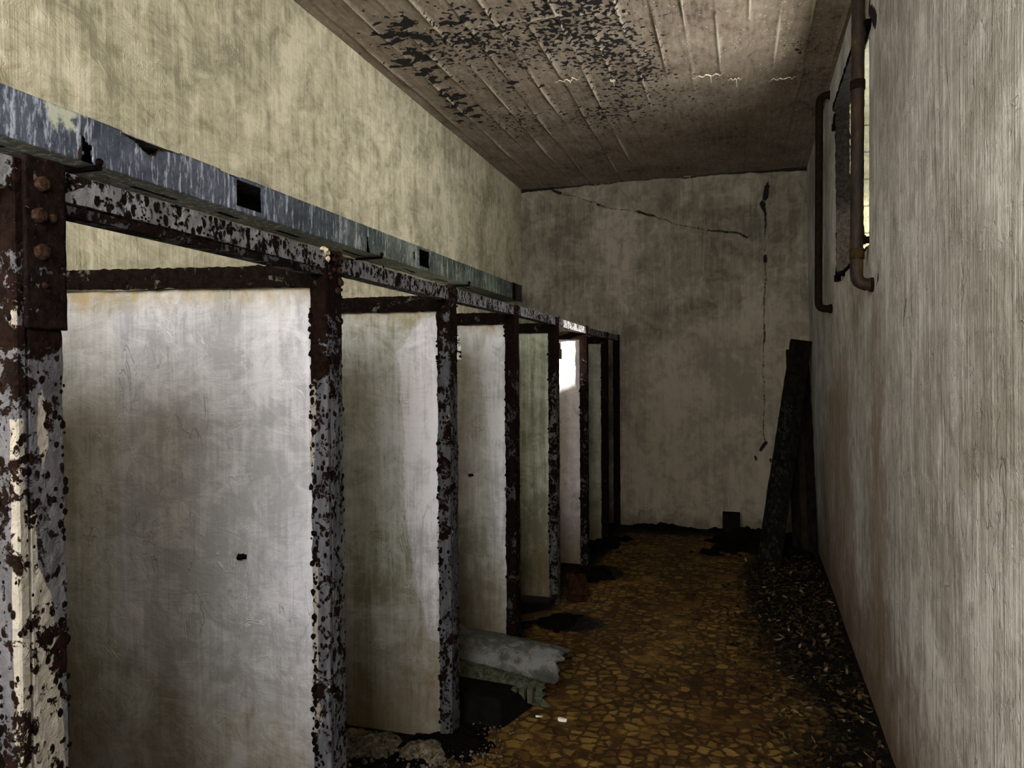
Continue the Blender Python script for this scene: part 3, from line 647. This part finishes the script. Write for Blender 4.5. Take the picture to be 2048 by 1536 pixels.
def dpos(U, V):
    P = np.stack([U*0, U, V], 1); edge = np.clip(1-dsd(U, V)/.03, 0, 1)
    s_ = sum(np.exp(-((U-y)/.004)**2) for y in (1.84, 3.70, 5.5)); return np.stack([XD+.004*vnoise(P, 3, 4, 3)-.004*s_+.004*edge*vnoise(P, 30, 9), U, V+.0015*vnoise(P, 6, 2)], 1)
dpatch = lambda U, V: poly_sd(np.stack([U, V], 1), [(1.70, 2.315), (1.85, 2.315), (1.80, 2.28), (1.835, 2.235), (1.76, 2.265), (1.74, 2.235)])
drust = lambda U, V: np.minimum(poly_sd(np.stack([U, V], 1), [(1.82, 2.21), (1.84, 2.215), (1.84, 2.15), (1.815, 2.16)])+.006, np.minimum(dsd(U, V)-.004+.02*(U < 2.0)+.02*(U > 2.3), poly_sd(np.stack([U, V], 1), [(6.42, 2.32), (6.52, 2.32), (6.52, 2.15), (6.42, 2.15)])))
fp = grid('front_sheet', ar(.4, YD1, .0052), ar(ZD0, ZD1, .0052), dpos, M_zinc, duct, dict(patch=dpatch, rusty=drust), keep=dkeep)
sm = fp.modifiers.new('solid', 'SOLIDIFY'); sm.thickness = .0025; sm.offset = 0
def ukeep(u, v):
    k = np.ones(len(u), bool)
    for c in (1.55, 1.84, 2.25, 2.66, 3.1, 3.7, 4.45, 5.0, 5.5): k &= ~((np.abs(u-c) < .09+.02*np.sin(c*9)) & (np.abs(v+2.05) < .012+.006*vnoise(np.stack([u, v, u*0], 1), 20, 5)))
    return k
us_ = grid('underside', ar(.4, YD1, .012), ar(XL-.01, XD, .006), lambda U, V: np.stack([np.maximum(V, XL+.006), U, ZD0+.002*vnoise(np.stack([U, V, U*0], 1), 12, 5)], 1), M_zinc, duct, dict(patch=lambda U, V: U*0+1, rusty=lambda U, V: U*0+1), keep=ukeep, flip=True)
mb = MB(); mb.box((XL, .4, ZD1-.006), (XD-.004, YD1, ZD1-.003)); mb.box((XL, YD1-.003, ZD0), (XD, YD1, ZD1)); mb.build('top_sheet', M_zinc, duct)
mb = MB(); mb.box((XL+.004, .4, ZD0+.02), (XL+.016, YD1-.01, ZD1-.01)); mb.build('shade_backing', M_dark, duct)  # black backing that paints in the shade inside the duct
for y in (1.90, 3.86, 5.30):
    mb = MB(); mb.box((XL, y-.012, ZD0-.012), (XD+.004, y+.012, ZD0-.003)); mb.box((XD-.001, y-.012, ZD0-.012), (XD+.006, y+.010, ZD0+.018)); mb.blob((XD+.004, y, ZD0+.012), .012, 0, 2, .15)
    mb.build('support_bracket', M_rust, duct)
mb = MB(); mb.box((XD-.002, 6.44, ZD0-.01), (XD+.012, 6.50, ZD1+.004)); bevel(mb.build('end_strap', M_rust, duct), .004)
mb = MB(); mb.box((XD-.002, 6.50, ZD0-.006), (XD+.004, 6.73, ZD1+.006)); bevel(mb.build('end_plate', simple('dark_zinc', (.035, .034, .028), .4), duct), .002)

# ------------------------------------------------------------------ pipes on the right wall
def rustpipe():
    b = NB('rusty_pipe'); n1 = b.noise(b.map((1, 1, .35)), 30, 7, .7, .4); n2 = b.noise(b.map((1, 1, 1)), 9, 5, .6)
    col = b.mix(b.ramp(n1, .35, .68), (.004, .002, .0008), (.026, .012, .002)); col = b.mix(b.ramp(b.mul(n1, n2), .33, .42), col, (.065, .038, .008))
    return b.fin(col, .7, n1, .6, .005, 0, .25)
M_pipe = rustpipe(); M_pipe2 = simple('dark_rusty_pipe', (.010, .006, .003), .6, 40, .8)
def bend(path, r=.055, n=8):
    out = [Vector(path[0])]
    for i in range(1, len(path)-1):
        a, p, c = Vector(path[i-1]), Vector(path[i]), Vector(path[i+1]); d1 = (a-p).normalized(); d2 = (c-p).normalized()
        for k in range(n+1):
            t = k/n; out.append((p+d1*r)*(1-t)**2+p*2*t*(1-t)+(p+d2*r)*t*t)
    out.append(Vector(path[-1])); 
    fin = [out[0]]
    for p in out[1:]:
        L = (p-fin[-1]).length; m = max(1, int(L/.02)); s0 = fin[-1].copy()
        for j in range(1, m+1): fin.append(s0.lerp(p, j/m))
    return fin
yp = 3.567
p1 = thing('rusty_pipe', 'thick orange-brown rusty pipe crossing the window from the ceiling and elbowing into the wall below', 'pipe', (.49, yp, 1.87))
mb = MB(); mb.tube(bend([(.50, yp, 3.37), (.491, yp, 1.875), (.572, yp, 1.872)], .05), .027, 24, rj=.002); mb.build('pipe_run', M_pipe, p1, True)
mb = MB(); mb.tube([(.493, yp, 1.985), (.493, yp, 2.03)], .0305, 24); mb.build('coupling', simple('pipe_coupling', (.03, .018, .006), .5, 60), p1, True)
for A, B in (((.545, yp, 1.872), (.558, yp, 1.872)), ((.496, yp, 2.72), (.496, yp, 2.76))):
    mb = MB(); mb.tube([A, B], .031, 20); mb.build('collar', M_pipe2, p1, True)
yq = 5.3
p2 = thing('rusty_pipe', 'thinner dark pipe beyond the window, elbowed into the wall at both ends', 'pipe', (.50, yq, 1.9))
mb = MB(); mb.tube(bend([(.596, yq, 3.30), (.507, yq, 3.30), (.500, yq, 1.905), (.596, yq, 1.905)], .05), .024, 20, rj=.001); mb.build('pipe_run', M_pipe2, p2, True)
for A, B in (((.566, yq, 1.905), (.582, yq, 1.905)), ((.564, yq, 3.30), (.580, yq, 3.30))):
    mb = MB(); mb.tube([A, B], .030, 20); mb.build('collar', M_pipe2, p2, True)
# window frame: rusty flat-bar casing standing proud of the reveal
wf = thing('window_casing', 'dark rusty metal casing standing proud around the high window opening', 'window frame', (.57, 4.62, 2.06))
M_cas = simple('casing_rust', (.0022, .0017, .0011), .8, 60)

def roughbar(name, A, B, w1, w2, mat, parent, amp=.003, n=60):
    """bar from A to B with half sizes along axes w1, w2, edges eaten by rust"""
    A, B = Vector(A), Vector(B); w1, w2 = Vector(w1), Vector(w2); vs = []; pr = []
    for a, c in ((-1, -1), (1, -1), (1, 1), (-1, 1)): pr.append((a, c))
    full = []
    for i in range(4):
        for j in range(5): full.append((pr[i][0]+(pr[(i+1) % 4][0]-pr[i][0])*j/5, pr[i][1]+(pr[(i+1) % 4][1]-pr[i][1])*j/5))
    for i in range(n+1):
        c0 = A.lerp(B, i/n)
        for a, c in full:
            p = c0+w1*a+w2*c; k = 1+amp/max(w1.length, .01)*mnoise.noise(p*40)*2; vs.append(c0+(w1*a+w2*c)*k)
    m = len(full); fs = [(i*m+k, i*m+(k+1) % m, (i+1)*m+(k+1) % m, (i+1)*m+k) for i in range(n) for k in range(m)]+[tuple(range(m-1, -1, -1)), tuple(n*m+k for k in range(m))]
    o = mesh_obj(name, vs, fs, mat); return loc_fix(o, parent)
roughbar('far_upright', (.567, 4.600, 2.035), (.560, 4.600, 3.0), (.037, 0, 0), (0, .012, 0), M_cas, wf)
roughbar('head_bar', (.550, 4.612, 2.985), (.548, 3.60, 3.02), (.040, 0, 0), (0, 0, .016), M_cas, wf)
roughbar('sill_bar', (.585, 4.61, 2.060), (.583, 3.69, 2.062), (.022, 0, 0), (0, 0, .007), M_rust, wf)
def pin(y, z, s, lab):
    x = float(xr(y, z)); t = thing('hinge_pin', lab, 'hinge pin', (x, y, z), 'shutter pintles around the window')
    mb = MB(); mb.box((x-.035*s, y-.010, z-.016*s), (x+.05, y+.010, z+.014*s)); bevel(mb.build('wall_spike', M_rust, t), .003)
    mb = MB(); mb.tube([(x-.022*s, y, z-.02*s), (x-.022*s, y, z+.02*s)], .016*s, 12); mb.tube([(x-.022*s, y, z+.02*s), (x-.022*s, y, z+.06*s), (x-.022*s, y, z+.09*s)], [.0105*s, .0085*s, .0008], 10); mb.build('pin', M_rust, t)
pin(3.735, 2.095, 1.0, 'black pointed hinge pin at the near lower corner of the window')
pin(4.80, 2.045, .95, 'black pointed hinge pin at the far lower corner of the window')
pin(4.86, 2.955, .95, 'black pointed hinge pin at the far upper corner of the window')

# ------------------------------------------------------------------ leaning beams and dark block in the far corner
M_wood = simple('blackened_timber', (.006, .005, .003), .7, 30, .9, .8, 3, (1, 1, .25))
M_wood2 = simple('brown_timber', (.012, .009, .005), .5, 25, .9, .7, 5, (1, 1, .25))
def frame_between(A, B, side):
    A, B = Vector(A), Vector(B); z = (B-A).normalized(); x = (Vector(side)-z*Vector(side).dot(z)).normalized(); y = z.cross(x)
    M = Matrix((x, y, z)).transposed().to_4x4(); M.translation = A; return M, (B-A).length
M, L = frame_between((.215, 6.10, -.01), (.522, 7.0, 1.762), (1, .05, 0))
bt = thing('leaning_beam', 'blackened channel-shaped beam leaning against the back wall near the right corner', 'beam', (.2, 6.1, 0))
def lumpy(mb_box_list, name, mat, parent, M, seed):
    mb = MB()
    for lo, hi in mb_box_list:
        n = 40; vs = []; fs = []
        for i in range(n+1):
            z = lo[2]+(hi[2]-lo[2])*i/n
            for x, y in ((lo[0], lo[1]), ((lo[0]+hi[0])/2, lo[1]), (hi[0], lo[1]), (hi[0], hi[1]), ((lo[0]+hi[0])/2, hi[1]), (lo[0], hi[1])):
                d = Vector((mnoise.noise(Vector((x*9+seed, y*9, z*9))), mnoise.noise(Vector((x*9, y*9+seed+5, z*9))), 0))*.006
                vs.append(M @ (Vector((x, y, z))+d))
        for i in range(n):
            for k in range(6): fs.append((i*6+k, i*6+(k+1) % 6, (i+1)*6+(k+1) % 6, (i+1)*6+k))
        fs += [tuple(range(5, -1, -1)), tuple(n*6+k for k in range(6))]; mb.add(vs, fs)
    return mb.build(name, mat, parent)
lumpy([((-.088, -.012, 0), (.088, .012, L))], 'web', M_wood, bt, M, 1)
lumpy([((-.088, .0, 0), (-.068, .06, L))], 'flange', M_wood2, bt, M, 2)
lumpy([((.068, .0, 0), (.088, .06, L))], 'flange', M_wood2, bt, M, 3)
mb = MB()
for _ in range(150):
    mb.blob(M @ Vector((random.gauss(-.02, .03), -.013, random.uniform(.05, 1.4))), random.uniform(.003, .013), 0, 1, .5, (1, .6, 2.2))
mb.build('mortar_crust', simple('grey_crust', (.016, .015, .011), .5, 60), bt)
M, L = frame_between((.52, 6.48, -.01), (.505, 7.19, 1.70), (1, 0, 0))
bt2 = thing('leaning_board', 'wide dark board behind the leaning beam, tight in the right corner', 'board', (.5, 6.4, 0))
lumpy([((-.10, .018, 0), (.095, .045, L))], 'board_face', M_wood, bt2, M, 7)
lumpy([((-.03, -.005, .05), (.02, .02, L*.96))], 'batten', M_wood2, bt2, M, 9)
mb = MB(); mb.box((-.145, 7.03, 0), (.005, 7.13, .205), jit=.006); bevel(tag(mb.build('brick', M_wood), 'dark block standing upright on the floor against the back wall left of the beam', 'brick'), .006)

# ------------------------------------------------------------------ broken trough and dark block in the third stall
M_trough = plaster('trough_cement', (.022, .022, .016), (.042, .042, .034), (.12, .12, .108), 60, .3, .8, dirt_amt=.7, trowel=1.2)
tr = thing('broken_trough', 'broken grey cement trough lying across the third stall entrance', 'trough', (-1.2, 3.3, .02))
def trough(name, pts, A, B, th, mat, parent, ragg=.02, seed=0):
    """folded profile pts (y, z) swept from A to B, ragged at its B end"""
    A = Vector(A); B = Vector(B); n = 70; dx = (B-A); pr = []
    for i in range(len(pts)-1):
        a = Vector((*pts[i], 0)); c = Vector((*pts[i+1], 0)); m = max(2, int((c-a).length/.010))
        for j in range(m): pr.append(a.lerp(c, j/m))
    pr.append(Vector((*pts[-1], 0))); vs = []; m = len(pr)
    for i in range(n+1):
        t = i/n
        for k, p in enumerate(pr):
            e = ragg*mnoise.noise(Vector((k*.35+seed, seed, 0)))*2*t; q = A+dx*t*(1+e); q = q+Vector((0, p.x, p.y))
            q += Vector((0, 1, 1))*.005*mnoise.noise(q*18)+Vector((0, 0, 1))*.0025*mnoise.noise(q*70); vs.append(q)
    fs = [(i*m+k, i*m+k+1, (i+1)*m+k+1, (i+1)*m+k) for i in range(n) for k in range(m-1)]
    o = mesh_obj(name, vs, fs, mat, smooth=True); s_ = o.modifiers.new('solid', 'SOLIDIFY'); s_.thickness = th; s_.offset = 0
    return loc_fix(o, parent)
trough('upper_wing', [(.16, .005), (.13, .045), (.06, .055), (.0, .025), (-.045, -.030), (-.05, -.048)], (-1.95, 3.26, .285), (-.80, 3.36, .120), .020, M_trough, tr, .03, 2)
trough('lower_wing', [(.05, .01), (.0, .0), (-.045, -.04), (-.06, -.075)], (-1.6, 3.19, .205), (-.845, 3.28, .070), .016, simple('mossy_cement', (.045, .048, .03), .7, 45, .9, .9), tr, .04, 5)
mb = MB(); mb.box((-1.30, 3.12, .13), (-1.24, 3.16, .215), jit=.008); mb.build('bracket_scrap', M_trough, tr)
mb = MB()
for k in range(3): mb.box((-.98+k*.035, 3.17+k*.01, .02), (-.955+k*.035, 3.20+k*.01, .085), jit=.004)
bevel(mb.build('broken_rib', simple('dull_clay', (.06, .055, .035), .4, 40), tr), .002)
mb = MB()
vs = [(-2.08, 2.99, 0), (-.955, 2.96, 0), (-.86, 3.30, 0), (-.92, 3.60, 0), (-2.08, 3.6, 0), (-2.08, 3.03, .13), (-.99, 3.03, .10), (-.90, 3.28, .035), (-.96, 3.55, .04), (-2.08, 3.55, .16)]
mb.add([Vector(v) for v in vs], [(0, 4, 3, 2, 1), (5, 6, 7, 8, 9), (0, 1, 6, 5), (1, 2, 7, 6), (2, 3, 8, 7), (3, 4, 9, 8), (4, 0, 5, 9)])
M_blk = simple('black_block', (.004, .004, .003), .4, 20, .95)  # plain black fill for the dark hollow under the trough
bevel(tag(mb.build('black_slab', M_blk), 'black slab filling the dark hollow under the broken trough on the stall floor', 'slab'), .008)

# ------------------------------------------------------------------ wood scraps at the fifth stall
M_ply = simple('wet_brown_wood', (.022, .010, .004), .8, 28, .8, .6, 2, (1, .3, 1))
for i, (p, s_, rot, lab) in enumerate([((-1.03, 4.86, .085), (.075, .16, .008), (.75, .2, .5), 'upper brown wood scrap leaning at the foot of the sunlit partition'), ((-1.04, 4.80, .035), (.075, .14, .008), (.35, .25, .55), 'lower brown wood scrap lying at the foot of the sunlit partition')]):
    M = Matrix.Translation(p) @ Matrix.Rotation(rot[2], 4, 'Z') @ Matrix.Rotation(rot[0], 4, 'X') @ Matrix.Rotation(rot[1], 4, 'Y')
    mb = MB(); mb.box((-s_[0], -s_[1]/2, -s_[2]), (s_[0], s_[1]/2, s_[2]), M=M, jit=.004); bevel(tag(mb.build('wood_scrap', M_ply), lab, 'wood scrap', 'wood scraps at the stall foot'), .002)
M, L = frame_between((-1.55, 3.99, .03), (-1.12, 4.42, .02), (0, 0, 1)); mb = MB(); mb.box((-.012, -.03, 0), (.012, .03, L), M=M)
tag(mb.build('wooden_strip', simple('dark_strip', (.045, .03, .015), .5, 30)), 'thin dark wooden strip on the floor of the fourth stall', 'strip')

# ------------------------------------------------------------------ heaps of dirt (uncountable), leaf litter, flakes
M_dirt = simple('black_soil', (.004, .003, .002), .8, 60, .95, 1.0)
def heap(name, cx, cy, rx, ry, h, lab, n=60, seed=0, mat=None, cat='dirt'):
    def fn(U, V):
        P = np.stack([U, V, U*0], 1); r = np.sqrt(((U-cx)/rx)**2+((V-cy)/ry)**2)
        U = np.minimum(U, .56); V = np.minimum(V, 7.268); z = np.clip(.85-r+.9*vnoise(P, 7, seed, 5), 0, 1)**.7*h*(1+.9*vnoise(P, 26, seed+2, 4)); return np.stack([U, V, np.where(z > .001, z+.004, -.012)], 1)
    o = grid(name, ar(cx-rx*1.3, cx+rx*1.3, rx*2.6/n), ar(cy-ry*1.3, cy+ry*1.3, ry*2.6/n), fn, mat or M_dirt, smooth=False); return tag(o, lab, cat, kind='stuff')
heap('soil_heap', .22, 6.75, .52, .55, .10, 'black soil and debris heaped around the foot of the leaning beam', 90, 1)
heap('soil_heap', -.62, 7.22, .62, .10, .05, 'line of black debris along the foot of the back wall', 90, 2)
heap('soil_heap', -1.03, 4.36, .15, .16, .04, 'small dark debris mound by the fourth stall post foot', 60, 3)
heap('soil_heap', -1.05, 5.42, .18, .28, .05, 'low dark debris mound by the fifth stall post foot', 60, 4)
heap('soil_heap', -1.12, 6.5, .18, .6, .05, 'dark debris along the feet of the farthest stalls', 60, 5)
heap('rubble_heap', -1.42, 2.68, .42, .13, .055, 'gritty cream rubble ridge at the foot of the second partition', 90, 6, simple('gritty_rubble', (.12, .10, .065), .9, 45, .95, 1.0), 'rubble')
heap('soil_heap', -1.10, 2.80, .20, .20, .03, 'dark gritty soil around the foot of the second partition post', 70, 8)
heap('soil_heap', -1.06, 3.78, .13, .16, .035, 'dark soil at the foot of the third stall post', 50, 9)
def leafmat():
    b = NB('dead_leaves'); a = b.attr('tone'); n = b.noise(b.map((1, 1, 1)), 80, 4, .6)
    col = b.mix(b.ramp(a, 0, .6), (.004, .003, .002), (.035, .021, .007)); col = b.mix(b.ramp(a, .78, 1.), col, (.17, .12, .06))
    return b.fin(b.mix(b.mul(n, .5), col, (.02, .012, .004)), .8, n, .5, .004, 0, .08)
M_leaf = leafmat()
LP = np.array([(.16, 6.2), (-.02, 5.4), (.0, 4.6), (.06, 4.0), (.22, 3.5), (.12, 3.1), (.0, 2.6), (.0, 2.2), (.56, 2.2), (.64, 6.4)])
def leaf(mb, tone, p, s, tn):
    a = random.uniform(0, 6.28); tilt = random.gauss(0, .35); t2 = random.gauss(0, .35)
    M = Matrix.Translation(p) @ Matrix.Rotation(a, 4, 'Z') @ Matrix.Rotation(tilt, 4, 'X') @ Matrix.Rotation(t2, 4, 'Y'); w = random.uniform(.3, .5)
    cu = random.uniform(.1, .5)*s
    vs = [M @ Vector(v) for v in ((-s, 0, cu*.6), (-s*.4, -s*w, cu*.2), (-s*.4, 0, 0), (-s*.4, s*w, cu*.3), (s*.3, -s*w*.9, cu*.3), (s*.35, 0, 0), (s*.3, s*w*.9, cu*.2), (s, s*.1, cu*.5))]
    mb.add(vs, [(0, 1, 2), (0, 2, 3), (1, 4, 5, 2), (2, 5, 6, 3), (4, 7, 5), (5, 7, 6)]); tone += [tn]*8
mb = MB(); tone = []
cnt = 0
while cnt < 3400:
    x, y = random.uniform(-.25, .66), random.uniform(2.2, 6.4); d = float(poly_sd(np.array([[x, y]]), LP)[0])
    if x > float(xr(y, 0))-.02: continue
    if random.random() > min(1, max(0, .5-d/.22)): continue
    leaf(mb, tone, (x, y, .008+random.random()*.016), random.uniform(.008, .026), random.random()**1.7); cnt += 1
ll = mesh_obj('leaf_litter', mb.v, mb.f, M_leaf, None, dict(tone=tone)); tag(ll, 'dark dead leaf litter spread along the foot of the right wall', 'leaf litter', kind='stuff')
# a few scattered leaves and chips one can count
def single(x, y, s, tn, lab, nm='dead_leaf', cat='leaf'):
    mb = MB(); t_ = []; leaf(mb, t_, (x, y, .010), s, tn); tag(mesh_obj(nm, mb.v, mb.f, M_leaf, None, dict(tone=t_)), lab, cat, 'single leaves on the mosaic floor')
single(-.244, 4.60, .045, .97, 'pale curled leaf alone on the tiles in mid corridor')
single(.19, 3.60, .035, 1., 'pale leaf at the near edge of the litter beside the right wall')
single(-.42, 3.62, .035, .15, 'dark leaf on the tiles left of the centre joint')
single(-.30, 3.95, .03, .3, 'brown leaf beyond the floor joint')
single(.20, 4.35, .04, .95, 'pinkish pale leaf among the litter in mid corridor')
M_chip = simple('white_chip', (.75, .70, .58), .2, 60)
for (x, y, lab) in ((-.729, 3.105, 'bright white plaster chip on the tiles before the broken trough'), (-.835, 3.11, 'smaller white plaster chip left of the other chip')):
    mb = MB(); a = .4; mb.box((x-.017, y-.006, .003), (x+.017, y+.008, .010), jit=.004); bevel(tag(mb.build('plaster_chip', M_chip), lab, 'plaster chip', 'plaster chips by the trough'), .001)
mb = MB()
for _ in range(260):
    x, y = random.gauss(-1.02, .10), random.gauss(2.78, .16)
    if x < -1.2: continue
    mb.blob((x, y, .012), random.uniform(.002, .006), 0, 1, .3)
for _ in range(120): mb.blob((random.uniform(-1.6, -1.05), random.uniform(2.45, 2.66), random.uniform(.02, .05)), random.uniform(.003, .011), 0, 1, .35)
for _ in range(150): mb.blob((random.uniform(-1.3, .1), random.uniform(2.6, 6), .006), random.uniform(.001, .003), 0, 1, .3)
tag(mb.build('grit', simple('pale_grit', (.10, .085, .06), .8, 80)), 'loose gritty crumbs scattered around the second partition foot', 'grit', kind='stuff')
# bits of white efflorescence hanging under the ceiling
M_eff = simple('white_efflorescence', (.72, .66, .50), .15, 60)
for (x, y, s_, drop, lab) in ((-.18, 4.82, .10, .05, 'branching white thread under the ceiling, second from the right group'), (-.02, 4.93, .045, .05, 'short white thread hanging at the ceiling centre, right of the branching one'), (.26, 5.02, .085, .01, 'rightmost white thread under the ceiling'), (-1.03, 4.62, .085, .02, 'leftmost faint white thread under the ceiling'), (-.76, 4.72, .02, .03, 'tiny white drip under the ceiling between the two long threads')):
    mb = MB(); pts = [(x-s_+2*s_*i/14, y+.02*math.sin(i*1.7)+random.uniform(-.008, .008), ZC-.012-.006*random.random()) for i in range(15)]
    mb.tube(pts, [.0008+.0028*math.sin(math.pi*i/14)*random.uniform(.5, 1.1) for i in range(15)], 6)
    if drop > .015: mb.tube([pts[8], (pts[8][0]+.002, pts[8][1], ZC-.012-drop*.5), (pts[8][0]+.004, pts[8][1], ZC-.012-drop)], [.002, .0015, .0008], 6)
    tag(mb.build('white_thread', M_eff), lab, 'efflorescence', 'white threads under the ceiling')
